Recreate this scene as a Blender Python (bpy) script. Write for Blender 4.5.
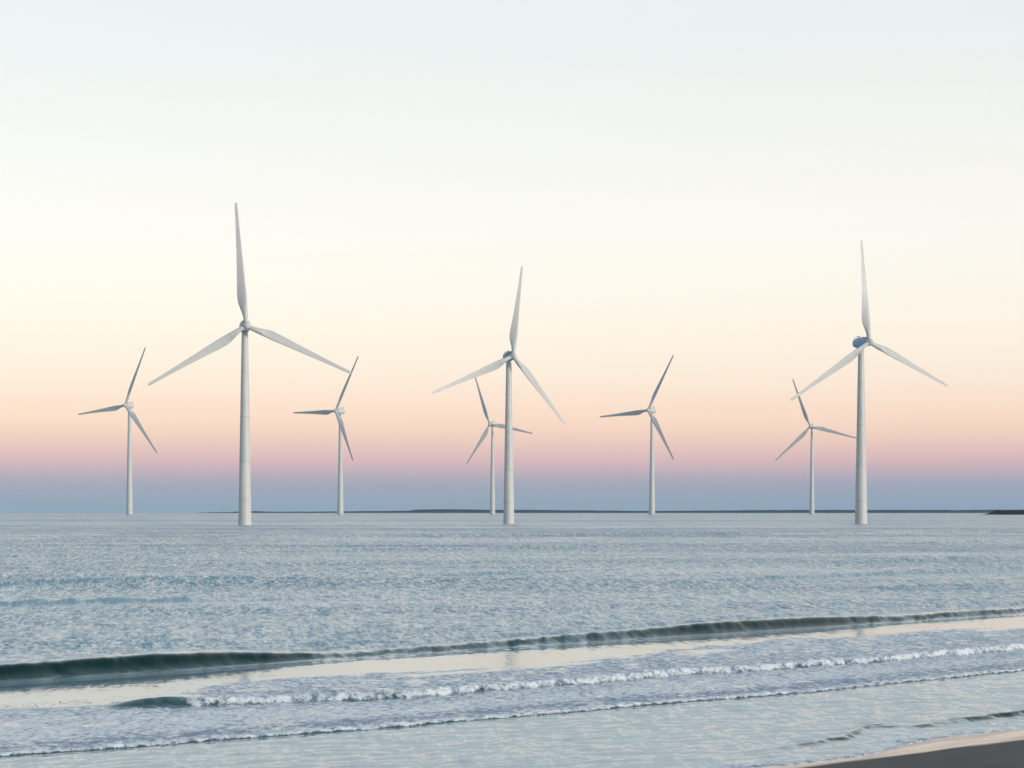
import bpy, math, random
import numpy as np
from mathutils import Vector, Matrix

random.seed(4)
rng = np.random.RandomState(11)
for o in list(bpy.data.objects):
    bpy.data.objects.remove(o)
scene = bpy.context.scene
COL = scene.collection

# ------------------------------------------------------------------ camera
FOC = 2200.0          # focal length in picture widths of 1024
CAM_H = 4.0
HZ = 512.3            # row of the horizon
cam = bpy.data.cameras.new('camera')
cam.sensor_width = 36.0
cam.lens = FOC / 1024.0 * 36.0
cam.shift_y = (HZ - 384.0) / 1024.0
cam.clip_start = 0.1
cam.clip_end = 200000.0
cam_ob = bpy.data.objects.new('camera', cam)
cam_ob.location = (0, 0, CAM_H)
cam_ob.rotation_euler = (math.radians(90), 0, 0)
COL.objects.link(cam_ob)
scene.camera = cam_ob

# ------------------------------------------------------------------ colour management
scene.view_settings.view_transform = 'Standard'
scene.view_settings.look = 'None'
scene.view_settings.exposure = 0.0
scene.view_settings.gamma = 1.0
scene.view_settings.use_curve_mapping = False

HAZE = 2.0e-5
SUN_EL = 8.0
SUN_AZ = 128.0        # clockwise from +Y (the way the camera looks)


def lin(c):
    out = []
    for v in c:
        v /= 255.0
        out.append(v / 12.92 if v <= 0.04045 else ((v + 0.055) / 1.055) ** 2.4)
    return tuple(out)


# ------------------------------------------------------------------ sky
world = bpy.data.worlds.new('World')
scene.world = world
world.use_nodes = True
wt = world.node_tree
wt.nodes.clear()


class G:
    """small node-graph helper"""
    def __init__(self, tree):
        self.t = tree

    def n(self, typ, **kw):
        nd = self.t.nodes.new(typ)
        for k, v in kw.items():
            setattr(nd, k, v)
        return nd

    def l(self, a, b):
        self.t.links.new(a, b)

    def m(self, op, a, b=None, c=None, clamp=False):
        nd = self.n('ShaderNodeMath', operation=op)
        nd.use_clamp = clamp
        for i, v in enumerate((a, b, c)):
            if v is None:
                continue
            if isinstance(v, (int, float)):
                nd.inputs[i].default_value = v
            else:
                self.l(v, nd.inputs[i])
        return nd.outputs[0]

    def mr(self, v, a, b, c, d, smooth=True):
        nd = self.n('ShaderNodeMapRange')
        nd.interpolation_type = 'SMOOTHSTEP' if smooth else 'LINEAR'
        self.l(v, nd.inputs[0])
        for i, x in enumerate((a, b, c, d)):
            nd.inputs[i + 1].default_value = x
        return nd.outputs[0]

    def mix(self, f, a, b):
        nd = self.n('ShaderNodeMix', data_type='RGBA')
        for s, v in ((nd.inputs[0], f), (nd.inputs[6], a), (nd.inputs[7], b)):
            if isinstance(v, (int, float)):
                s.default_value = v
            elif isinstance(v, tuple):
                s.default_value = (*v[:3], 1)
            else:
                self.l(v, s)
        return nd.outputs[2]

    def noise(self, vec, scale, detail=3, rough=0.5, dims='3D'):
        nd = self.n('ShaderNodeTexNoise', noise_dimensions=dims)
        self.l(vec, nd.inputs['Vector'])
        nd.inputs['Scale'].default_value = scale
        nd.inputs['Detail'].default_value = detail
        nd.inputs['Roughness'].default_value = rough
        return nd

    def mapping(self, vec, scale=(1, 1, 1), rot=(0, 0, 0)):
        nd = self.n('ShaderNodeMapping')
        self.l(vec, nd.inputs[0])
        nd.inputs['Scale'].default_value = scale
        nd.inputs['Rotation'].default_value = rot
        return nd.outputs[0]


g = G(wt)
tc = g.n('ShaderNodeTexCoord')
sep = g.n('ShaderNodeSeparateXYZ')
g.l(tc.outputs['Generated'], sep.inputs[0])
X, Y, Z = sep.outputs
# faint streaks of high cloud bend the bands a little
streak = g.noise(g.mapping(tc.outputs['Generated'], (2.2, 2.2, 34.0)), 2.0, 3, 0.5)
zoff = g.m('MULTIPLY', g.m('SUBTRACT', streak.outputs['Fac'], 0.5), 0.0065)
Zw = g.m('MAXIMUM', g.m('ADD', g.m('ABSOLUTE', Z), g.m('MULTIPLY', zoff, g.mr(g.m('ABSOLUTE', Z), 0.02, 0.08, 0.25, 1.0))), 0.0)
hor = g.m('SQRT', g.m('MAXIMUM', g.m('SUBTRACT', 0.90, g.m('MULTIPLY', Zw, Zw)), 0.0001))
t = g.m('MULTIPLY', g.m('DIVIDE', Zw, hor), FOC / HZ)
u = g.m('DIVIDE', t, g.m('ADD', t, 1.0))
ramp = g.n('ShaderNodeValToRGB')
ramp.color_ramp.interpolation = 'B_SPLINE'
SKY = [(512, (152, 167, 184)), (504, (158, 171, 186)), (492, (166, 175, 188)), (484, (174, 175, 189)), (476, (187, 177, 189)), (469, (203, 181, 190)), (458, (224, 189, 190)), (440, (239, 206, 194)), (420, (253, 222, 199)), (400, (253, 229, 208)), (375, (253, 237, 218)), (335, (254, 245, 229)), (285, (252, 250, 236)), (230, (251, 251, 243)), (160, (246, 248, 243)), (80, (238, 243, 242)), (20, (232, 240, 243))]
SKY_FIX = [(0.0877, 0.0304, -0.019), (0.093, 0.0565, 0.0023), (0.0973, 0.0803, 0.0229), (0.0991, 0.0917, 0.0333), (0.1004, 0.1011, 0.0423), (0.1012, 0.108, 0.0491), (0.1021, 0.1172, 0.0587), (0.1029, 0.1288, 0.0718), (0.1028, 0.1383, 0.0838), (0.1022, 0.1452, 0.0939), (0.1008, 0.1511, 0.1045), (0.0974, 0.156, 0.1181), (0.0918, 0.1566, 0.1311), (0.0845, 0.1522, 0.1416), (0.074, 0.1412, 0.151), (0.0606, 0.1231, 0.1576), (0.0498, 0.1066, 0.1605)]      # light the Nishita sky and the haze already add at each step
stops = []
for (y, c), fx in zip(SKY, SKY_FIX):
    tt = max(0.0, (HZ - y) / HZ)
    stops.append((tt / (tt + 1), tuple(max(0.0, a - b) for a, b in zip(lin(c), fx))))
for tt, c in ((1.35, (228, 238, 245)), (2.0, (248, 253, 255)), (3.6, (248, 253, 255)), (7.0, (176, 202, 226)), (60, (138, 168, 200))):  # unseen sky above the frame, brightened to light the sea
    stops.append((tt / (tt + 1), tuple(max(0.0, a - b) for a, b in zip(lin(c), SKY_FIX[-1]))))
cr = ramp.color_ramp
cr.elements[0].position = stops[0][0]
cr.elements[0].color = (*stops[0][1], 1)
cr.elements[1].position = stops[-1][0]
cr.elements[1].color = (*stops[-1][1], 1)
for p, c in stops[1:-1]:
    e = cr.elements.new(p)
    e.color = (*c, 1)
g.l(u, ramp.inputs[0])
# unseen sky behind and left is dimmed to shade the towers, warmer sunward
dl = g.m('ADD', g.m('MULTIPLY', X, -0.80), g.m('MULTIPLY', Y, -0.60))
fl = g.mr(dl, -0.35, 0.75, 1.0, 0.36)
ds = g.m('ADD', g.m('MULTIPLY', X, math.sin(math.radians(SUN_AZ))), g.m('MULTIPLY', Y, math.cos(math.radians(SUN_AZ))))
lowband = g.mr(Z, 0.0, 0.45, 1.0, 0.0)
fs = g.m('MULTIPLY', g.mr(ds, 0.1, 1.0, 0.0, 1.0), lowband)
dim = g.n('ShaderNodeMix', data_type='RGBA', blend_type='MULTIPLY')
dim.inputs[0].default_value = 1.0
cf = g.n('ShaderNodeCombineColor')
g.l(fl, cf.inputs[0])
g.l(g.m('POWER', fl, 0.85), cf.inputs[1])
g.l(g.m('POWER', fl, 0.70), cf.inputs[2])
g.l(ramp.outputs[0], dim.inputs[6])
g.l(cf.outputs[0], dim.inputs[7])
wis = g.noise(g.mapping(tc.outputs['Generated'], (4.0, 4.0, 26.0), (0, math.radians(3), 0)), 1.6, 5, 0.55)
wf = g.m('MULTIPLY', g.mr(wis.outputs['Fac'], 0.42, 0.75, 0.0, 0.12), g.mr(Z, 0.07, 0.16, 0.0, 1.0))
skyb = g.mix(g.m('MULTIPLY', fs, 0.5), dim.outputs[2], (0.52, 0.46, 0.42))
skycol = g.mix(wf, skyb, (0.80, 0.83, 0.86))
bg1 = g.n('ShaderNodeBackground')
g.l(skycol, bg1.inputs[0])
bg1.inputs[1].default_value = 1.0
nish = g.n('ShaderNodeTexSky', sky_type='NISHITA')
nish.sun_disc = False
nish.sun_elevation = math.radians(SUN_EL)
nish.sun_rotation = math.radians(SUN_AZ)
bg2 = g.n('ShaderNodeBackground')
g.l(nish.outputs[0], bg2.inputs[0])
bg2.inputs[1].default_value = 0.05
NISH = bg2
addw = g.n('ShaderNodeAddShader')
g.l(bg1.outputs[0], addw.inputs[0])
g.l(bg2.outputs[0], addw.inputs[1])
wo = g.n('ShaderNodeOutputWorld')
g.l(addw.outputs[0], wo.inputs[0])

# ------------------------------------------------------------------ sun
sun = bpy.data.lights.new('sun', 'SUN')
sun.energy = 1.75
sun.angle = math.radians(3.0)
sun.color = (1.0, 0.93, 0.83)
sun_ob = bpy.data.objects.new('sun', sun)
COL.objects.link(sun_ob)
sd = Vector((math.sin(math.radians(SUN_AZ)) * math.cos(math.radians(SUN_EL)),
             math.cos(math.radians(SUN_AZ)) * math.cos(math.radians(SUN_EL)),
             math.sin(math.radians(SUN_EL))))
sun_ob.rotation_euler = sd.to_track_quat('Z', 'Y').to_euler()
sun_ob.location = sd * 300


# ------------------------------------------------------------------ helpers
def new_mat(name):
    m = bpy.data.materials.new(name)
    m.use_nodes = True
    m.node_tree.nodes.clear()
    gg = G(m.node_tree)
    out = gg.n('ShaderNodeOutputMaterial')
    return m, gg, out


def principled(gg, **kw):
    p = gg.n('ShaderNodeBsdfPrincipled')
    for k, v in kw.items():
        p.inputs[k.replace('_', ' ')].default_value = v
    return p


def mesh_obj(name, verts, faces, mat, parent=None, smooth=True):
    me = bpy.data.meshes.new(name)
    me.from_pydata([tuple(v) for v in verts], [], faces)
    me.materials.append(mat)
    if smooth:
        me.polygons.foreach_set('use_smooth', [True] * len(me.polygons))
    me.update()
    o = bpy.data.objects.new(name, me)
    COL.objects.link(o)
    if parent is not None:
        o.parent = parent
    return o


def grid_mesh(name, P, mat, attrs=None):
    """P: (rows, cols, 3) array -> one smooth sheet"""
    R, Cn, _ = P.shape
    me = bpy.data.meshes.new(name)
    me.vertices.add(R * Cn)
    me.vertices.foreach_set('co', P.reshape(-1).astype(np.float32))
    i = np.arange((R - 1))[:, None] * Cn + np.arange(Cn - 1)[None, :]
    q = np.stack([i, i + 1, i + Cn + 1, i + Cn], -1).reshape(-1, 4).astype(np.int32)
    nf = len(q)
    me.loops.add(nf * 4)
    me.loops.foreach_set('vertex_index', q.reshape(-1))
    me.polygons.add(nf)
    me.polygons.foreach_set('loop_start', np.arange(0, nf * 4, 4, dtype=np.int32))
    me.polygons.foreach_set('loop_total', np.full(nf, 4, dtype=np.int32))
    me.polygons.foreach_set('use_smooth', np.ones(nf, dtype=bool))
    me.materials.append(mat)
    me.update(calc_edges=True)
    for k, a in (attrs or {}).items():
        at = me.attributes.new(k, 'FLOAT', 'POINT')
        at.data.foreach_set('value', a.reshape(-1).astype(np.float32))
    o = bpy.data.objects.new(name, me)
    COL.objects.link(o)
    return o


_tab = rng.rand(256, 256).astype(np.float32)


def vnoise(x, y, seed=0):
    """smooth value noise in 0..1"""
    x = x + seed * 17.31
    y = y + seed * 9.73
    xi = np.floor(x).astype(np.int64)
    yi = np.floor(y).astype(np.int64)
    fx = x - xi
    fy = y - yi
    fx = fx * fx * (3 - 2 * fx)
    fy = fy * fy * (3 - 2 * fy)
    x0, x1, y0, y1 = xi & 255, (xi + 1) & 255, yi & 255, (yi + 1) & 255
    a = _tab[y0, x0] * (1 - fx) + _tab[y0, x1] * fx
    b = _tab[y1, x0] * (1 - fx) + _tab[y1, x1] * fx
    return a * (1 - fy) + b * fy


def fbm(x, y, octv=4, seed=0, gain=0.5):
    s = 0
    a = 1
    tot = 0
    for k in range(octv):
        s = s + a * vnoise(x * 2 ** k, y * 2 ** k, seed + k * 3)
        tot += a
        a *= gain
    return s / tot


def sm(a, b, x):
    q = np.clip((x - a) / (b - a), 0, 1)
    return q * q * (3 - 2 * q)


def px_line(pts, hs=None):
    """shore-parallel line given by bearings (picture columns) and rows of the sea level,
    returned as world X, Y arrays sorted by X"""
    w = []
    for k, (px, py) in enumerate(pts):
        h = hs[k] if hs is not None else 0.0
        yy = (CAM_H - h) * FOC / (py - HZ)
        w.append(((px - 512) / FOC * yy, yy))
    w.sort()
    return np.array([a for a, b in w]), np.array([b for a, b in w])


class Line:
    def __init__(self, pts, hs=None):
        self.x, self.y = px_line(pts, hs)
        n = len(self.x)
        self.s0 = (self.y[min(2, n - 1)] - self.y[0]) / (self.x[min(2, n - 1)] - self.x[0])
        self.s1 = (self.y[-1] - self.y[-min(3, n)]) / (self.x[-1] - self.x[-min(3, n)])
        # resampled and smoothed so the line has no corners
        xs = np.linspace(self.x[0] - 60, self.x[-1] + 60, 1500)
        ys = np.interp(xs, self.x, self.y)
        lo = xs < self.x[0]
        hi = xs > self.x[-1]
        ys[lo] = self.y[0] + (xs[lo] - self.x[0]) * self.s0
        ys[hi] = self.y[-1] + (xs[hi] - self.x[-1]) * self.s1
        k = np.hanning(21)
        k /= k.sum()
        yp = np.pad(ys, 10, mode='reflect', reflect_type='odd')
        self.xs, self.ys = xs, np.convolve(yp, k, 'valid')

    def Y(self, x):
        return np.interp(x, self.xs, self.ys)

    def sd(self, x, y):
        """distance beyond the line (positive = out to sea)"""
        sl = np.interp(x, self.xs, np.gradient(self.ys, self.xs))
        return (y - self.Y(x)) / np.sqrt(1 + sl * sl)


# ------------------------------------------------------------------ sea
# breaker (green face): crest rows and face thickness in rows
A_px = [0, 75, 150, 200, 256, 330, 400, 450, 512, 600, 700, 780, 830, 900, 960, 1024]     # bearings
A_Y = [52.5, 54.1, 55.8, 57.0, 58.4, 60.3, 62.3, 63.8, 65.7, 68.7, 72.4, 75.6, 77.8, 81.1, 84.2, 87.7]
A_h = [0.38, 0.43, 0.44, 0.39, 0.28, 0.14, 0.13, 0.16, 0.20, 0.26, 0.345, 0.36, 0.30, 0.19, 0.20, 0.18]   # face height, m
ax_ = np.array([(p_ - 512) / FOC * y_ for p_, y_ in zip(A_px, A_Y)])
LA = Line([(0, HZ + 4 * FOC / 52.5), (1024, HZ + 4 * FOC / 87.7)])
C_pts = [(0, 712), (60, 710), (120, 707), (175, 706), (256, 703), (330, 701), (400, 699), (450, 694.5), (512, 689.5), (580, 684.5), (640, 678.5), (690, 674.5), (768, 670),
         (870, 662.5), (950, 656), (1024, 649)]
LC = Line(C_pts)
B_pts = [(0, 700), (130, 697), (190, 686), (256, 678), (400, 674), (512, 670.5), (600, 662), (700, 650), (768, 641), (850, 637), (920, 631), (1024, 627)]
LB = Line(B_pts)
D_pts = [(0, 756), (64, 751.5), (128, 747), (190, 742), (256, 737), (320, 732.5), (400, 726.5), (512, 716.5), (580, 711), (640, 705.5), (700, 700.5),
         (768, 695.5), (810, 692), (900, 682.5), (960, 676.5), (1024, 670)]
LD = Line(D_pts)
W_pts = [(600, 784), (690, 773), (750, 768), (800, 764), (850, 757.5), (885, 751), (899, 748.5), (906, 742.5), (940, 738), (985, 733), (1024, 728.5)]
LW = Line(W_pts)
S_pts = [(640, 786), (740, 775), (800, 768), (830, 763.5), (880, 758), (940, 751.5), (980, 746), (1024, 741)]
LS = Line(S_pts)

rows = []
y = 24.0
while y < 60000:
    rows.append(y)
    if y < 105:
        y += 0.045 + 0.115 * max(0, (y - 30)) / 75.0
    elif y < 400:
        y += 0.16 * (y / 105.0) ** 1.35
    else:
        y *= 1.02
rows = np.array(rows)
half = math.tan(math.radians(15.0))
cin = np.linspace(-half, half, 1150)
cout = half + (np.geomspace(1, 60, 60) - 1) / 59 * 3.0
cols = np.concatenate([-cout[:0:-1], cin, cout[1:]])
YY = np.repeat(rows[:, None], len(cols), 1)
XX = YY * cols[None, :]
dY = np.repeat(np.gradient(rows)[:, None], len(cols), 1)
dX = YY * np.repeat(np.gradient(cols)[None, :], len(rows), 0)
print('sea grid', YY.shape)

ZZ = np.zeros_like(YY)
near = rows < 700
nr = int(near.sum())
x = XX[:nr]
y = YY[:nr]
dx = dX[:nr]
dy = dY[:nr]
z = np.zeros_like(x)

wig = (fbm(x * 0.9, y * 0.9, 4, 3) - 0.5)
wig_f = (fbm(x * 4.0, y * 4.0, 3, 5) - 0.5)
sA = LA.sd(x, y) + wig * 0.18
sC = LC.sd(x, y) + wig * 0.35 + wig_f * 0.10
sB = LB.sd(x, y) + wig * 1.0 + 4.0 * (fbm((x + y) * 0.22, (y - x) * 1.1, 4, 77) - 0.5)
sD = LD.sd(x, y) + wig * 0.20 + wig_f * 0.07
sW = LW.sd(x, y)

off = sm(0.3, 2.5, sA)                # open water behind the breaker
calm = sm(-1.2, -0.2, -sA) * sm(-0.6, 0.6, sB)       # glassy strip in front of it
inner = sm(0.0, 0.6, -sD)             # shallow sheet between last foam line and sand

# wind chop and swell: many small sines round the shore-normal direction
slope2_all = 0.0
slope2_res = np.zeros_like(x)
dirn = math.radians(118)              # travel direction of the swell (towards the beach, from the upper left)
comps = []
for k in range(80):
    lam = 0.20 * (24 / 0.20) ** (rng.rand() ** 1.25)
    th = dirn + rng.randn() * (0.45 if lam < 4 else 0.22)
    sl = 0.030 if lam < 0.9 else (0.0055 if lam < 4 else 0.004)
    comps.append((lam, th, sl, rng.rand() * 6.283))
warp = (fbm(x * 0.05, y * 0.05, 2, 9) - 0.5) * 2.5
group = 0.65 + 0.7 * fbm(x * 0.035, y * 0.11, 3, 21)
chop = np.zeros_like(x)
for lam, th, sl, ph in comps:
    kx, ky = math.cos(th), math.sin(th)
    # sample spacing seen by this wave
    sp = np.sqrt((dx * kx) ** 2 + (dy * ky) ** 2)
    w = np.clip((lam / sp - 4.0) / 5.0, 0, 1)
    a = sl * lam / 6.2832 * 1.414
    chop += w * a * np.sin((x * kx + y * ky + warp * min(1, lam / 8)) * 6.2832 / lam + ph)
    slope2_res += (1 - w * w) * sl * sl
apx = np.interp(x, ax_, A_px) + 60 * (fbm(x * 0.35, y * 0.35, 2, 19) - 0.5)
brk_all = sm(255, 345, apx) * (1 - sm(600, 690, apx)) + sm(835, 900, apx)
amp = 0.07 + off * 0.93 * group
amp = np.maximum(amp, (0.12 + 0.6 * brk_all) * np.exp(-((sA + 0.1) / 0.9) ** 2))
amp = np.maximum(amp, inner * 0.42)
amp *= 1 - 0.75 * calm
z += chop * amp

# breaker A
A_hs = np.convolve(np.pad(np.interp(np.linspace(-25, 35, 601), ax_, np.array(A_h)), 20, mode='edge'), np.hanning(43)[1:-1] / np.hanning(43).sum(), 'valid')
H = np.interp(x, np.linspace(-25, 35, 601), A_hs) * (0.88 + 0.24 * vnoise((x + y) * 0.22, (x + y) * 0.0, 2)) + (fbm(x * 3, y * 3, 3, 4) - 0.5) * 0.05
w_ = H * 1.0 + 0.05
front = np.clip((sA + w_) / w_, 0, 1)
prof = 0
for q_ in (-0.12, -0.08, -0.04, 0.0, 0.04, 0.08, 0.12):      # the lip is rounded, not a knife edge
    s_q = sA + q_
    prof = prof + np.where(s_q < 0, np.clip((s_q + w_) / w_, 0, 1) ** 1.5, np.exp(-(np.maximum(s_q, 0) / (5.0 * H + 0.8)) ** 1.4)) / 7.0
z += H * prof
z -= 0.03 * np.exp(-((sA + w_ + 0.5) / 0.5) ** 2)
al = (x + y) * 0.707                   # distance along the crest
strand = fbm(al * 1.9 + sA * 3.0, sA * 0.9, 4, 44, 0.65)      # thin strands of water drawn up the face
z += (strand - 0.5) * 0.055 * sm(0.02, 0.3, front) * (1 - sm(0.8, 1.0, front)) * (sA < 0)
brk = sm(300, 345, np.interp(x, ax_, A_px)) * (1 - sm(600, 680, np.interp(x, ax_, A_px)))
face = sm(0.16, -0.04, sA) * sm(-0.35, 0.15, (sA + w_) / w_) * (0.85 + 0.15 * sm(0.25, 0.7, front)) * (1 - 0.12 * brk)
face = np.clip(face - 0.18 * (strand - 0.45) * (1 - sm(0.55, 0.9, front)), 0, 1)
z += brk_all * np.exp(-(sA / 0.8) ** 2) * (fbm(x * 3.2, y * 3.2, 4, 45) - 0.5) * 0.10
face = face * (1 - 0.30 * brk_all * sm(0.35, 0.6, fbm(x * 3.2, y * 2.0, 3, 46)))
# second small swell line behind the breaker
sA2 = sA - 5.0 - 2.0 * wig
z += 0.14 * np.exp(-(sA2 / 0.55) ** 2) * sm(-14, -4, x) * (0.3 + 0.9 * vnoise(x * 0.3, y * 0.3, 40))
# the swell lines that follow it in, further and further out
for pts_, hh, wf_, wb_ in (([(0, 622), (240, 617), (512, 604), (760, 593), (1024, 584)], 0.12, 0.35, 1.2),
                           ([(0, 606.5), (240, 601), (512, 589), (680, 582.5), (860, 577), (1024, 571)], 0.28, 0.45, 2.0),
                           ([(0, 586), (256, 580), (512, 573), (1024, 558)], 0.21, 0.7, 2.5),
                           ([(0, 557), (512, 549), (1024, 542)], 0.30, 1.3, 4.0),
                           ([(0, 541), (512, 536), (1024, 532)], 0.40, 2.6, 8.0)):
    LS_ = Line(pts_)
    ys_ = LS_.Y(x)
    s2 = LS_.sd(x, y) - wf_ * 2.0 * (fbm(x / (wf_ * 18), x * 0.0, 3, int(wf_ * 100)) - 0.5)
    ev = sm(0.25, 0.6, fbm(x / (wf_ * 26) + 5, x * 0.0, 3, int(wf_ * 100) + 5)) * (0.7 + 0.6 * vnoise(x * 0.7 / wf_, y * 0.3 / wf_, 57))
    z += hh * ev * np.where(s2 < 0, np.exp(-(s2 / wf_) ** 2), np.exp(-(s2 / wb_) ** 2))

# foam front C
cpx = np.interp(x, LC.x, [p[0] for p in sorted(C_pts)])
hC = 0.15 * sm(100, 190, cpx) * (0.85 + 0.3 * vnoise(x * 0.8, y * 0.1, 7)) + 0.05 * (1 - sm(100, 190, cpx))
wigc = 50 * (fbm(x * 1.5, y * 1.5, 3, 66) - 0.5)
lump = fbm(x * 5.5, y * 3.5, 3, 31)
profC = np.where(sC < 0, np.clip(1 + sC / 0.14, 0, 1) ** 0.8, np.exp(-(np.maximum(sC, 0) / 1.1) ** 1.5))
bandC = np.exp(-((sC - 0.30) / np.where(sC < 0.3, 0.26, 0.45)) ** 2) * sm(150, 225, cpx + wigc)
z += hC * profC + bandC * (lump - 0.5) * 0.15
# foam front D
lump2 = fbm(x * 8, y * 6, 3, 37)
profD = np.where(sD < 0, np.clip(1 + sD / 0.05, 0, 1), np.exp(-np.maximum(sD, 0) / 2.5))
z += 0.045 * profD + np.exp(-((sD - 0.1) / 0.18) ** 2) * (lump2 - 0.5) * 0.06
z -= 0.02 * np.exp(-((sD + 0.2) / 0.15) ** 2)
# the sheets between: lumpy foam
foam_zone = sm(-0.06, 0.04, sD) * (1 - sm(-0.5, 0.5, sB))
foam_zone = foam_zone * (1 - sm(-0.2, 0.1, sC) * (1 - sm(150, 200, cpx + wigc)))
z += foam_zone * (fbm(x * 2.2, y * 1.1, 4, 61) - 0.5) * 0.07

# foam coverage
pat = fbm(x * 1.6, y * 0.8, 4, 71)
cov = foam_zone * (0.78 + 0.8 * (pat - 0.5))
# foam is thin and full of holes just behind the running edges, thick further back
thin = 0.85 * np.exp(-((sD - 0.9) / 0.75) ** 2) * sm(0.1, 0.35, sD) + 0.45 * sm(0.9, 1.8, sC) * (1 - 0.4 * sm(3, 6, sC)) + 0.3 * sm(0.35, 0.1, sC) * (sC < 0.1) * sm(2.0, -0.5, sC) * np.exp(-((sC + 0.8) / 0.8) ** 2)
cov = np.maximum(cov, np.exp(-((sD - 0.05) / 0.10) ** 2) * 1.0)
cov = np.maximum(cov, bandC * 1.2)
cov *= 1 - 0.6 * np.exp(-((sC + 0.22) / 0.10) ** 2) * sm(90, 140, cpx)
# dark unbroken face left end of C
cov *= 1 - 0.95 * sm(95, 120, cpx) * (1 - sm(165, 205, cpx + wigc)) * np.exp(-((sC - 0.1) / 0.5) ** 2)
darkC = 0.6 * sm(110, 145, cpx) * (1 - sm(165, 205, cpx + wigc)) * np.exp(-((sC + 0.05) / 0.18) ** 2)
z += 0.055 * sm(100, 140, cpx) * (1 - sm(165, 190, cpx)) * profC
# thin bubbly film near the sand
film = np.exp(-((sW - 0.25) / 0.6) ** 2) * 0.52 + 0.65 * np.exp(-((sW) / 0.05) ** 2)
cov = np.maximum(cov, film * (0.5 + vnoise(x * 1.3, y * 1.3, 81)))
thin = np.maximum(thin, 0.9 * np.exp(-((sW - 0.12) / 0.12) ** 2))
# wavelets in the shallow sheet
sE = sW - 1.55 - 0.5 * wig
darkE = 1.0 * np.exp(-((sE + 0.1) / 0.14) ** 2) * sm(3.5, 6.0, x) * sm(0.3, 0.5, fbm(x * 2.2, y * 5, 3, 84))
z += 0.075 * np.exp(-(sE / 0.16) ** 2) * sm(3.0, 6.0, x) * (0.3 + vnoise(x * 1.2, y * 1.2, 83))
z += inner * (fbm((x + y) * 0.9, (y - x) * 3.6, 4, 91, 0.6) - 0.5) * 0.040

z = z - 0.10 * sm(0.02, -0.12, sW) - 0.3 * sm(-0.1, -3, sW)
z = np.where((sW > 0) & (sW < 0.8), np.maximum(z, 0.004) * sm(-0.1, 0.6, sW), z)
ZZ[:nr] = z
foam = np.zeros_like(YY)
foam[:nr] = np.clip(cov, 0, 1.2)
thinF = np.zeros_like(YY)
lace = np.zeros_like(YY)
lace[:nr] = foam_zone * (0.30 + 0.75 * sm(1.2, 4.0, sC) + 0.35 * sm(0.5, 2.5, sD) * sm(-0.6, -2.2, sC)) * (1 - np.clip(bandC, 0, 1))
thinF[:nr] = np.clip(thin, 0, 1)
# how much unresolved roughness the waves too small for the sheet carry
sl_tot = math.sqrt(sum(c[2] ** 2 for c in comps))
rs = np.full_like(YY, sl_tot)
rs[:nr] = np.sqrt(slope2_res + 0.07 ** 2) * np.maximum(amp, 0.22) * np.where(off > 0.5, 1, 0.8)
rs[:nr] *= (1 - 0.8 * calm)
face_shade = np.zeros_like(YY)
face_shade[:nr] = np.clip(np.maximum.reduce([face, darkC, 0.9 * np.exp(-((sD + 0.05) / 0.06) ** 2), 0.8 * np.exp(-((sC + 0.10) / 0.09) ** 2) * sm(90, 140, cpx), darkE]), 0, 1)  # besides the faces, paints shadow lines under foam fronts C and D

sea_mat, s, out = new_mat('sea_water')
geo = s.n('ShaderNodeNewGeometry')
pos = geo.outputs['Position']


def attr(gg, name):
    a = gg.n('ShaderNodeAttribute', attribute_name=name)
    return a.outputs['Fac']


rsn = attr(s, 'rs')
foamn = attr(s, 'foam')
openn = attr(s, 'open_sea')
# slopes of ripples and chop too small for the sheet, from hand-wide ripples to wind streaks
acc = None
swell_dir = s.mapping(pos, (1, 1, 1), (0, 0, math.radians(-8)))
for sx_, sy_, wgt in ((16.0, 5.0, 1.3), (7.0, 1.6, 1.8), (3.0, 0.5, 1.25), (1.1, 0.14, 0.6), (0.3, 0.035, 0.35), (0.04, 0.006, 0.30)):
    nz = s.noise(s.mapping(swell_dir, (sx_, sy_, 1.0)), 1.0, 2, 0.55)
    sub = s.n('ShaderNodeVectorMath', operation='SUBTRACT')
    s.l(nz.outputs['Color'], sub.inputs[0])
    sub.inputs[1].default_value = (0.5, 0.5, 0.5)
    scl = s.n('ShaderNodeVectorMath', operation='SCALE')
    s.l(sub.outputs[0], scl.inputs[0])
    if sx_ < 2:      # the big wind streaks only show on the open sea
        s.l(s.m('MULTIPLY', openn, wgt), scl.inputs['Scale'])
    else:
        scl.inputs['Scale'].default_value = wgt
    if acc is None:
        acc = scl.outputs[0]
    else:
        ad = s.n('ShaderNodeVectorMath', operation='ADD')
        s.l(acc, ad.inputs[0])
        s.l(scl.outputs[0], ad.inputs[1])
        acc = ad.outputs[0]
flat = s.n('ShaderNodeVectorMath', operation='MULTIPLY')
s.l(acc, flat.inputs[0])
flat.inputs[1].default_value = (1, 1, 0)
skew = s.n('ShaderNodeVectorMath', operation='ADD')
s.l(flat.outputs[0], skew.inputs[0])
skew.inputs[1].default_value = (0.03, -0.36, 0)
patch = s.noise(s.mapping(pos, (0.006, 0.022, 0.01), (0, 0, math.radians(12))), 1.0, 4, 0.6)
patch2 = s.noise(s.mapping(pos, (0.0006, 0.0035, 0.01), (0, 0, math.radians(3))), 1.0, 4, 0.6)
pm = s.m('MULTIPLY', s.mr(patch.outputs['Fac'], 0.3, 0.7, 0.65, 1.4), s.mr(patch2.outputs['Fac'], 0.3, 0.7, 0.7, 1.35))
amp_n = s.m('MULTIPLY', s.m('MULTIPLY', rsn, 4.4), pm)
sc2 = s.n('ShaderNodeVectorMath', operation='SCALE')
s.l(skew.outputs[0], sc2.inputs[0])
s.l(amp_n, sc2.inputs['Scale'])
addn = s.n('ShaderNodeVectorMath', operation='ADD')
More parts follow.
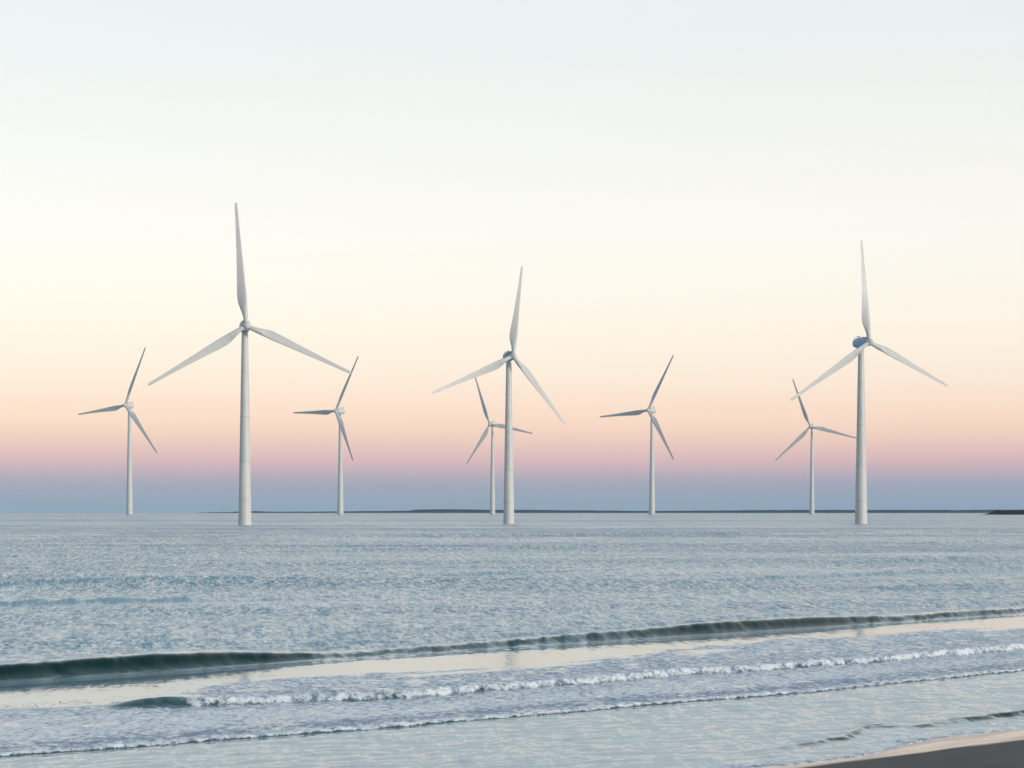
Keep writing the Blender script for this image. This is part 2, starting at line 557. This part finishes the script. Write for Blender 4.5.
s.l(geo.outputs['Normal'], addn.inputs[0])
s.l(sc2.outputs[0], addn.inputs[1])
nrm = s.n('ShaderNodeVectorMath', operation='NORMALIZE')
s.l(addn.outputs[0], nrm.inputs[0])

water = principled(s, Roughness=0.09, IOR=1.55)
# clear dark green in the standing breaker and in shadow lines painted under foam fronts, milky with silt and bubbles elsewhere
face_shade_n = attr(s, 'face')
s.l(s.mix(face_shade_n, (0.16, 0.28, 0.34), (0.003, 0.024, 0.025)), water.inputs['Base Color'])
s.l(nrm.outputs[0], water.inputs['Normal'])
s.l(s.mr(face_shade_n, 0, 0.8, 2.7, 1.33), water.inputs['IOR'])
s.l(s.mr(face_shade_n, 0.3, 0.9, 0.5, 0.28), water.inputs['Specular IOR Level'])
thinn = attr(s, 'thin')
foamb = principled(s, Roughness=0.75, IOR=1.33)
fnz = s.noise(s.mapping(pos, (1.0, 0.55, 1.0), (0, 0, math.radians(40))), 6.0, 4, 0.8)
fl2 = s.noise(s.mapping(pos, (1.0, 0.40, 1.0), (0, 0, math.radians(40))), 1.3, 4, 0.65)
holes = s.m('ADD', s.m('MULTIPLY', s.m('SUBTRACT', fnz.outputs['Fac'], 0.5), 6.0), s.m('ADD', s.m('MULTIPLY', s.m('SUBTRACT', fl2.outputs['Fac'], 0.5), 1.1), s.m('SUBTRACT', 0.90, s.m('MULTIPLY', thinn, 0.9))), clamp=True)
s.l(s.mix(holes, (0.23, 0.31, 0.40), (0.76, 0.80, 0.83)), foamb.inputs['Base Color'])
foamb.inputs['Specular IOR Level'].default_value = 0.3
fb = s.n('ShaderNodeBump')
fn = s.noise(s.mapping(pos, (1, 0.6, 1)), 9.0, 4, 0.65)
s.l(fn.outputs['Fac'], fb.inputs['Height'])
fb.inputs['Strength'].default_value = 0.6
fb.inputs['Distance'].default_value = 0.05
s.l(fb.outputs[0], foamb.inputs['Normal'])
f1 = s.noise(s.mapping(pos, (1.0, 0.45, 1.0), (0, 0, math.radians(40))), 5.0, 5, 0.7)
thr = s.m('SUBTRACT', s.m('ADD', foamn, s.m('MULTIPLY', s.m('SUBTRACT', f1.outputs['Fac'], 0.5), 1.5)), 0.5)
vor = s.n('ShaderNodeTexVoronoi', feature='DISTANCE_TO_EDGE')
lw = s.noise(pos, 1.1, 3, 0.6)
warpv = s.n('ShaderNodeVectorMath', operation='ADD')
lsc = s.n('ShaderNodeVectorMath', operation='SCALE')
s.l(lw.outputs['Color'], lsc.inputs[0])
lsc.inputs['Scale'].default_value = 1.6
s.l(pos, warpv.inputs[0])
s.l(lsc.outputs[0], warpv.inputs[1])
s.l(s.mapping(warpv.outputs[0], (1.0, 0.55, 1.0)), vor.inputs['Vector'])
vor.inputs['Scale'].default_value = 1.5
thr = s.m('SUBTRACT', thr, s.m('MULTIPLY', attr(s, 'lace'), s.m('MULTIPLY', s.mr(vor.outputs['Distance'], 0.06, 0.32, 0.0, 0.75), s.mr(lw.outputs['Fac'], 0.42, 0.62, 0.0, 1.0))))
fm = s.m('MULTIPLY', s.mr(thr, -0.15, 0.22, 0.0, 1.0), s.mr(foamn, 0.02, 0.2, 0, 1))
mx = s.n('ShaderNodeMixShader')
s.l(fm, mx.inputs[0])
s.l(water.outputs[0], mx.inputs[1])
s.l(foamb.outputs[0], mx.inputs[2])
s.l(mx.outputs[0], out.inputs[0])

sea = grid_mesh('sea', np.stack([XX, YY, ZZ], -1), sea_mat, {'foam': foam, 'rs': rs, 'face': face_shade, 'thin': thinF, 'lace': lace, 'open_sea': 0.12 + 0.88 * sm(110, 420, YY)})
sea['kind'] = 'structure'

# ------------------------------------------------------------------ beach (one sheet: sea bed, wet sand, dry sand behind the camera)
sand_mat, s, out = new_mat('sand')
geo = s.n('ShaderNodeNewGeometry')
pos = geo.outputs['Position']
wet = attr(s, 'wet')
n1 = s.noise(s.mapping(pos, (0.5, 1.0, 1), (0, 0, math.radians(40))), 1.5, 5, 0.6)
n2 = s.noise(pos, 60, 3, 0.6)
colr = s.mix(n1.outputs['Fac'], (0.062, 0.066, 0.066), (0.095, 0.096, 0.092))
n3 = s.noise(s.mapping(s.mapping(pos, (1, 1, 1), (0, 0, math.radians(-48))), (0.25, 2.2, 1)), 1.0, 5, 0.65)
colr = s.mix(s.mr(n3.outputs['Fac'], 0.35, 0.7, 0, 0.7), colr, (0.092, 0.094, 0.092))
colr = s.mix(s.m('MULTIPLY', n2.outputs['Fac'], 0.35), colr, (0.05, 0.05, 0.048))
colw_refl = s.mix(n1.outputs['Fac'], (0.28, 0.14, 0.11), (0.33, 0.18, 0.14))  # the sky's pink reflection is put into the wet sand's colour
wedge = s.mr(s.m('ADD', wet, s.m('MULTIPLY', s.m('SUBTRACT', n3.outputs['Fac'], 0.5), 0.5)), 0.36, 0.62, 0, 1)
sandb = principled(s, Roughness=0.8, IOR=1.45)
sandb.inputs['Specular IOR Level'].default_value = 0.25
s.l(colr, sandb.inputs['Base Color'])
bp = s.n('ShaderNodeBump')
bp.inputs['Strength'].default_value = 0.3
bp.inputs['Distance'].default_value = 0.01
s.l(n2.outputs['Fac'], bp.inputs['Height'])
s.l(bp.outputs[0], sandb.inputs['Normal'])
wetb = principled(s, IOR=2.2)
s.l(s.mr(n3.outputs['Fac'], 0.3, 0.7, 0.05, 0.3), wetb.inputs['Roughness'])
s.l(colw_refl, wetb.inputs['Base Color'])
mx = s.n('ShaderNodeMixShader')
s.l(wedge, mx.inputs[0])
s.l(sandb.outputs[0], mx.inputs[1])
s.l(wetb.outputs[0], mx.inputs[2])
s.l(mx.outputs[0], out.inputs[0])

by = np.concatenate([np.linspace(-400, 24, 30)[:-1], np.arange(24, 70, 0.12), np.geomspace(70, 400, 30)])
bxx = np.concatenate([-np.geomspace(400, 16, 25), np.arange(-15.8, 20, 0.15), np.geomspace(20.5, 400, 25)])
BX, BY = np.meshgrid(bxx, by)
sWb = LW.sd(BX, BY)
up = np.maximum(-sWb, 0)
dn = np.maximum(sWb, 0)
BZ = np.where(sWb < 0, 0.02 * np.minimum(up, 3) + 0.075 * np.clip(up - 3, 0, 30) + 0.01 * np.maximum(up - 33, 0), -0.045 * np.minimum(dn, 60) - 0.005)
BZ = BZ + (fbm(BX * 0.25, BY * 0.25, 3, 5) - 0.5) * 0.03 * np.clip(up - 0.5, 0, 3)
wetv = 0.5 + 0.5 * np.clip(LS.sd(BX, BY) / 0.5, -1, 1)
beach = grid_mesh('beach', np.stack([BX, BY, BZ], -1), sand_mat, {'wet': wetv})
beach['kind'] = 'structure'

# ------------------------------------------------------------------ far shore and headland
shore_mat, s, out = new_mat('wooded_shore')
geo = s.n('ShaderNodeNewGeometry')
n1 = s.noise(geo.outputs['Position'], 0.02, 5, 0.7)
p = principled(s, Roughness=0.95)
p.inputs['Specular IOR Level'].default_value = 0.1
s.l(s.mix(n1.outputs['Fac'], (0.004, 0.008, 0.020), (0.010, 0.016, 0.028)), p.inputs['Base Color'])
s.l(p.outputs[0], out.inputs[0])


def land(name, D, prof_px, depth, nx, seed, rough_h, mat, ny=14):
    """low land: silhouette heights given along the picture columns at distance D, real depth behind it"""
    px = np.array([q[0] for q in prof_px], float)
    hp = np.array([q[1] for q in prof_px], float)
    c = np.linspace(px[0], px[-1], nx)
    h = np.interp(c, px, hp) * D / FOC
    v = np.linspace(0, 1, ny)
    P = np.zeros((ny, nx, 3))
    env = np.sin(np.pi * v) ** 0.45
    env[0] = env[-1] = 0
    edge = np.clip(np.minimum(c - px[0], px[-1] - c) / 4.0, 0, 1)
    xw = (c - 512) / FOC * D
    for j in range(ny):
        P[j, :, 0] = xw * (1 + 0.0 * v[j])
        wob = (fbm(xw / (depth * 0.6), xw * 0 + 3, 3, seed + 40) - 0.5) * depth * 0.5
        P[j, :, 1] = D + wob * (1 - v[j]) + depth * v[j]
        nn = fbm(xw / (depth * 0.05), xw * 0 + v[j] * 14, 4, seed)
        P[j, :, 2] = -1.0 + env[j] * (h * (0.75 + 0.25 * math.sin(math.pi * v[j])) + 1.0 + (nn - 0.5) * rough_h * edge * np.clip(h / (h.max() * 0.3), 0, 1))
    o = grid_mesh(name, P, mat)
    o['kind'] = 'structure'
    return o


land('far_shore', 14000, [(192, 0), (200, 0.7), (222, 0.9), (232, 1.8), (246, 1.8), (252, 1.2), (300, 1.3), (330, 1.6), (372, 2.0), (404, 2.3), (412, 3.6),
                          (440, 3.9), (500, 3.2), (560, 2.9), (640, 2.2), (700, 2.4), (760, 2.8), (820, 3.2), (900, 3.0), (940, 3.1),
                          (990, 3.0), (1024, 3.3), (1200, 4.0), (1500, 2.0), (1600, 0)], 1500, 900, 3, 5, shore_mat)
rock_mat, s, out = new_mat('dark_rock')
geo = s.n('ShaderNodeNewGeometry')
n1 = s.noise(geo.outputs['Position'], 0.4, 5, 0.7)
p = principled(s, Roughness=0.95)
p.inputs['Specular IOR Level'].default_value = 0.1
s.l(s.mix(n1.outputs['Fac'], (0.006, 0.009, 0.010), (0.016, 0.019, 0.018)), p.inputs['Base Color'])
s.l(p.outputs[0], out.inputs[0])
land('headland', 3700, [(992, 0), (995, 0.8), (999, 1.3), (1001, 2.6), (1003, 3.8), (1005, 4.6), (1008, 2.4), (1010, 3.2), (1013, 4.4), (1018, 3.6), (1030, 4.3), (1060, 5.5), (1160, 7), (1220, 0)],
     120, 600, 12, 5.0, rock_mat)


# ------------------------------------------------------------------ turbines
def paint(name, a, b, rough=0.42):
    m, s, out = new_mat(name)
    tcn = s.n('ShaderNodeTexCoord')
    nA = s.noise(s.mapping(tcn.outputs['Object'], (1.2, 1.2, 0.10)), 1.0, 5, 0.65)
    nB = s.noise(tcn.outputs['Object'], 0.35, 4, 0.6)
    f = s.m('MULTIPLY', s.m('ADD', nA.outputs['Fac'], nB.outputs['Fac']), 0.5)
    p = principled(s, IOR=1.45)
    p.inputs['Specular IOR Level'].default_value = 0.4
    s.l(s.mix(s.mr(f, 0.2, 0.8, 0, 1), a, b), p.inputs['Base Color'])
    s.l(s.mr(nB.outputs['Fac'], 0.3, 0.7, rough - 0.06, rough + 0.1), p.inputs['Roughness'])
    s.l(p.outputs[0], out.inputs[0])
    return m


M_tower = paint('tower_paint', (0.49, 0.52, 0.52), (0.66, 0.67, 0.64))
M_blade = paint('blade_paint', (0.50, 0.53, 0.54), (0.57, 0.59, 0.59), 0.38)
M_nac = paint('nacelle_paint', (0.56, 0.58, 0.58), (0.64, 0.65, 0.63))
M_blue_shade = paint('shaded_blue_nacelle_paint', (0.34, 0.49, 0.65), (0.39, 0.54, 0.70), 0.35)  # slightly blue paint, with the shaded side's sky blue put into it
M_dark = paint('dark_metal', (0.10, 0.11, 0.12), (0.16, 0.17, 0.18), 0.5)
M_ring = paint('flange_paint', (0.40, 0.42, 0.42), (0.46, 0.47, 0.46))


def lathe(prof, n=48, caps=True):
    """prof: list of (radius, z)"""
    V, Fc = [], []
    for r, zz in prof:
        for k in range(n):
            a = 2 * math.pi * k / n
            V.append((r * math.cos(a), r * math.sin(a), zz))
    for j in range(len(prof) - 1):
        for k in range(n):
            Fc.append((j * n + k, j * n + (k + 1) % n, (j + 1) * n + (k + 1) % n, (j + 1) * n + k))
    if caps:
        Fc.append(tuple(range(n - 1, -1, -1)))
        b = (len(prof) - 1) * n
        Fc.append(tuple(range(b, b + n)))
    return V, Fc


# chord (m for a 37 m blade), thickness ratio, twist deg, along the span
BL = [(0.020, 1.45, 1.00, 0), (0.055, 1.45, 1.00, 0), (0.09, 1.62, 0.86, 8), (0.13, 2.10, 0.58, 18), (0.17, 2.68, 0.40, 21), (0.21, 3.02, 0.31, 19),
      (0.26, 3.02, 0.27, 16), (0.34, 2.70, 0.24, 12), (0.45, 2.25, 0.21, 8), (0.58, 1.82, 0.19, 5), (0.72, 1.42, 0.18, 3), (0.86, 1.08, 0.17, 1),
      (0.95, 0.98, 0.16, 0), (0.99, 0.86, 0.16, 0), (1.0, 0.62, 0.16, 0)]


def blade_mesh(L, k):
    """span along +Z, trailing edge towards -X, suction side towards -Y; k = size factor of the section"""
    t_ = np.array([b[0] for b in BL])
    ts = np.unique(np.concatenate([t_, np.linspace(0.02, 1, 48)]))
    ch = np.interp(ts, t_, [b[1] for b in BL]) * k
    th = np.interp(ts, t_, [b[2] for b in BL])
    tw = np.radians(np.interp(ts, t_, [b[3] for b in BL]))
    ker = np.array([.25, .5, .25])
    for arr in (ch, th, tw):
        for _ in range(2):
            arr[1:-1] = np.convolve(arr, ker, 'same')[1:-1]
    n = 28
    V = []
    for i, q in enumerate(ts):
        circ = min(1.0, max(0.0, (th[i] - 0.35) / 0.65))
        for a in range(n):
            an = 2 * math.pi * a / n
            # circle section
            cx, cy = 0.5 * math.cos(an), 0.5 * math.sin(an)
            # airfoil section, 0..1 along chord from the nose
            xc = 0.5 - 0.5 * math.cos(an)
            yt = 5 * th[i] * (0.2969 * math.sqrt(max(xc, 0)) - 0.126 * xc - 0.3516 * xc ** 2 + 0.2843 * xc ** 3 - 0.1015 * xc ** 4)
            yy = (yt if math.sin(an) > 0 else -yt) + 0.04 * math.sin(math.pi * xc)
            fx, fy = 0.30 - xc, yy
            gx = (fx * (1 - circ) + (0.5 * math.cos(an)) * circ)
            gy = (fy * (1 - circ) + (0.5 * math.sin(an)) * circ)
            px_, py_ = gx * ch[i], gy * ch[i]
            if circ > 0:   # keep the same running direction
                px_ = (fx * (1 - circ) + (-0.5 * math.cos(an + math.pi)) * circ) * ch[i]
            c_, s_ = math.cos(tw[i]), math.sin(tw[i])
            V.append((px_ * c_ + py_ * s_, -px_ * s_ * -1 * -1 + py_ * c_, q * L))
    Fc = []
    for j in range(len(ts) - 1):
        for a in range(n):
            Fc.append((j * n + a, j * n + (a + 1) % n, (j + 1) * n + (a + 1) % n, (j + 1) * n + a))
    Fc.append(tuple(range(n - 1, -1, -1)))
    b = (len(ts) - 1) * n
    Fc.append(tuple(range(b, b + n)))
    return V, Fc


def turbine(label, tower_px, base_y, hub_px, yaw, tips, size, group, nac_mat=None, nac_label=None, r_base=2.1, r_top=1.0):
    D = CAM_H * FOC / (base_y - HZ)
    tx = (tower_px - 512) / FOC * D
    hx_c = (hub_px[0] - 512) / FOC * D
    k = size
    psi = math.radians(yaw)
    ov = 4.2 * k                               # rotor overhang in front of the tower axis
    tilt = math.radians(4)
    ax = Vector((math.sin(psi) * math.cos(tilt), -math.cos(psi) * math.cos(tilt), math.sin(tilt)))
    flatax = Vector((math.sin(psi), -math.cos(psi), 0))
    tower = Vector((tx, D, 0))
    hubY = D + flatax.y * ov
    hz = CAM_H + (HZ - hub_px[1]) / FOC * hubY
    root = bpy.data.objects.new('wind_turbine', None)
    root.location = tower
    root.empty_display_size = 5
    COL.objects.link(root)
    root['label'] = label
    root['category'] = 'wind turbine'
    root['group'] = group
    top = hz - 1.15 * k - math.sin(tilt) * ov
    # tower
    prof = []
    for i in range(31):
        q = i / 30
        prof.append((r_base * k + (r_top - r_base) * k * q, -3 + (top + 3) * q))
    V, Fc = lathe(prof, 64)
    tw = mesh_obj('tower', V, Fc, M_tower, root)
    for q in (0.13, 0.33, 0.56, 0.79):
        zz = top * q
        rr = r_base * k + (r_top - r_base) * k * (zz + 3) / (top + 3)
        V, Fc = lathe([(rr - 0.02, zz - 0.09 * k), (rr + 0.022 * k, zz - 0.09 * k), (rr + 0.022 * k, zz + 0.09 * k), (rr - 0.02, zz + 0.09 * k)], 64)
        mesh_obj('flange_ring', V, Fc, M_ring, tw, smooth=False)
    V, Fc = lathe([(r_top * k * 1.12, top - 0.1 * k), (r_top * k * 1.2, top + 0.05 * k), (r_top * k * 1.2, top + 0.32 * k)], 48)
    mesh_obj('yaw_bearing', V, Fc, M_dark, root)
    # frame of the machine house: local +Z runs along the shaft towards the nose
    right = Vector((math.cos(psi), math.sin(psi), 0))
    upv = right.cross(-ax).normalized()
    if upv.z < 0:
        upv = -upv
    Mx = Matrix((right, upv, ax)).transposed()    # local X=right, Y=up, Z=axis
    hub = tower + flatax * ov + Vector((0, 0, hz))
    # machine house: rounded barrel, flattened below
    V, Fc = [], []
    secs = [(-8.0, .02), (-7.95, .30), (-7.75, .52), (-7.3, .74), (-6.6, .88), (-5.6, .97), (-4.2, 1.0), (-2.8, .99), (-1.9, .94), (-1.35, .86), (-1.15, .80)]
    n = 40
    for zz, sc in secs:
        for i in range(n):
            a = 2 * math.pi * i / n
            ex = 0.78
            cx = math.copysign(abs(math.cos(a)) ** ex, math.cos(a)) * 1.66 * sc
            cy = math.copysign(abs(math.sin(a)) ** ex, math.sin(a)) * 1.80 * sc
            V.append((cx * k, cy * k, zz * k))
    for j in range(len(secs) - 1):
        for i in range(n):
            Fc.append((j * n + i, j * n + (i + 1) % n, (j + 1) * n + (i + 1) % n, (j + 1) * n + i))
    Fc.append(tuple(range(n - 1, -1, -1)))
    Fc.append(tuple(range((len(secs) - 1) * n, len(secs) * n)))
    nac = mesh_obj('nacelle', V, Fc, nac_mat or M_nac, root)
    nac.matrix_local = Matrix.Translation(hub - tower + Vector((0, 0, 0.42 * k))) @ Mx.to_4x4()
    if nac_label:
        nac['label'] = nac_label

    def lp(name, VF, loc, mat, rot=None):
        o = mesh_obj(name, VF[0], VF[1], mat, nac)
        R4 = Matrix.Rotation(math.radians(-90), 4, 'X')
        o.matrix_local = Matrix.Translation(Vector(loc) * k) @ R4
        return o
    lp('wind_sensor', lathe([(0.07 * k, 0), (0.07 * k, 0.75 * k), (0.20 * k, 0.78 * k), (0.24 * k, 0.95 * k), (0.08 * k, 1.08 * k)], 12), (0.35, 1.5, -6.4), M_dark)
    lp('wind_sensor', lathe([(0.06 * k, 0), (0.06 * k, 0.55 * k), (0.16 * k, 0.58 * k), (0.16 * k, 0.74 * k)], 12), (-0.5, 1.4, -7.0), M_dark)
    lp('warning_light', lathe([(0.20 * k, 0), (0.20 * k, 0.3 * k), (0.28 * k, 0.34 * k), (0.28 * k, 0.62 * k), (0.15 * k, 0.78 * k)], 16), (0.0, 1.66, -5.0), M_ring)
    # hub / spinner
    sp = [(1.22, -1.12), (1.30, -0.8), (1.34, -0.2), (1.30, 0.35), (1.16, 0.85), (0.92, 1.25), (0.60, 1.55), (0.28, 1.70), (0.03, 1.74)]
    V, Fc = lathe([(a * k * 0.96, b * k * 0.95) for a, b in sp], 40)
    h = mesh_obj('hub', V, Fc, M_blade, root)
    h.matrix_local = Matrix.Translation(hub - tower) @ Mx.to_4x4()
    # blades: each tip lies in the plane of rotation
    cone = math.radians(2.0)
    for px, py in tips:
        d = Vector(((px - 512) / FOC, 1.0, (HZ - py) / FOC))
        o_ = Vector((0, 0, CAM_H))
        s_ = (hub + ax * (1.1 * k) - o_).dot(ax) / d.dot(ax)
        tip = o_ + d * s_
        v = tip - hub
        L = v.length
        zdir = v.normalized()
        ydir = -(ax - zdir * ax.dot(zdir)).normalized()     # suction side points downwind
        xdir = ydir.cross(zdir).normalized()
        V, Fc = blade_mesh(L, k)
        b = mesh_obj('blade', V, Fc, M_blade, root)
        Rm = Matrix((xdir, ydir, zdir)).transposed().to_4x4()
        b.matrix_local = Matrix.Translation(hub - tower) @ Rm
    print('turbine', label[:30], 'D %.0f hubz %.1f' % (D, hz), 'towerpx', tower_px, 'hubcalc px %.1f' % (512 + FOC * hub.x / hub.y))
    return root


GN = 'large wind turbines standing near the beach'
GF = 'small wind turbines standing far out at sea'
turbine('tallest near wind turbine, white, one blade almost straight up, at the left', 244.9, 525.1, (246.2, 325.7), 13,
        [(236.4, 202.7), (148, 384.5), (351, 373.5)], 1.0, GN)
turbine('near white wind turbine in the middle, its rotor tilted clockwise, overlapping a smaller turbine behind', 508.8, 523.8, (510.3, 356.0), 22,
        [(522.5, 266.4), (433.3, 392.4), (564.7, 424.3)], 0.93, GN, paint('shaded_nacelle_paint', (0.22, 0.33, 0.44), (0.27, 0.38, 0.48), 0.35), 'nacelle in painted blue-grey shade')  # the bluish shade on this nacelle is put into its colour
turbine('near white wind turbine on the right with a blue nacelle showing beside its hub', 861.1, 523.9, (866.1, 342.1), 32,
        [(861.8, 240.2), (791, 399.5), (947.2, 386.2)], 1.0, GN, M_blue_shade, 'blue rounded nacelle with painted-in shade', r_base=2.2)
turbine('leftmost far white wind turbine, alone against the sky with open horizon behind its foot', 129.5, 514.7, (128.4, 405.3), -27.6,
        [(145.7, 347.2), (78.2, 414.1), (156.9, 453.2)], 2.75, GF, r_base=1.95, r_top=0.85)
turbine('far wind turbine just right of the tallest one, top blade touching its blade tip', 340.4, 514.7, (338.8, 411.0), -38,
        [(358.5, 356.3), (293.4, 412.5), (352.8, 460.8)], 2.75, GF, r_base=1.9, r_top=0.8)
turbine('far white wind turbine standing clear between the middle and right near turbines', 652.0, 514.7, (649.2, 410.2), -37,
        [(673.7, 355.1), (599.7, 416.7), (673.4, 459.6)], 2.75, GF, r_base=1.85, r_top=0.8)
turbine('far white wind turbine close behind the left side of the middle near turbine', 492.5, 514.6, (490.9, 424.4), -24,
        [(475.1, 376), (466.3, 464), (532.7, 433.7)], 2.5, GF, r_base=1.85, r_top=0.75)
turbine('far wind turbine just left of the near blue-nacelle turbine, one blade reaching its tower', 811.9, 514.5, (811.0, 426.7), -22,
        [(792.8, 378.9), (775.3, 460.3), (856.5, 438.4)], 2.5, GF, r_base=1.85, r_top=0.75)

# ------------------------------------------------------------------ haze
hm = bpy.data.materials.new('sea_haze')
hm.use_nodes = True
hm.node_tree.nodes.clear()
hg = G(hm.node_tree)
ho = hg.n('ShaderNodeOutputMaterial')
pv = hg.n('ShaderNodeVolumePrincipled')
pv.inputs['Color'].default_value = (0.48, 0.72, 1.0, 1)
pv.inputs['Density'].default_value = HAZE
hg.l(pv.outputs[0], ho.inputs['Volume'])
hx0, hx1, hy0, hy1, hz0, hz1 = -30000, 30000, -600, 26000, -8, 310
hv = [(a, b, c) for c in (hz0, hz1) for a, b in ((hx0, hy0), (hx1, hy0), (hx1, hy1), (hx0, hy1))]
hf = [(3, 2, 1, 0), (4, 5, 6, 7), (0, 1, 5, 4), (1, 2, 6, 5), (2, 3, 7, 6), (3, 0, 4, 7)]
haze = mesh_obj('haze', hv, hf, hm, smooth=False)
haze['kind'] = 'stuff'

# ------------------------------------------------------------------ render
scene.render.engine = 'CYCLES'
scene.render.resolution_x = 1024
scene.render.resolution_y = 768
scene.cycles.max_bounces = 5
scene.cycles.glossy_bounces = 3
scene.cycles.diffuse_bounces = 2
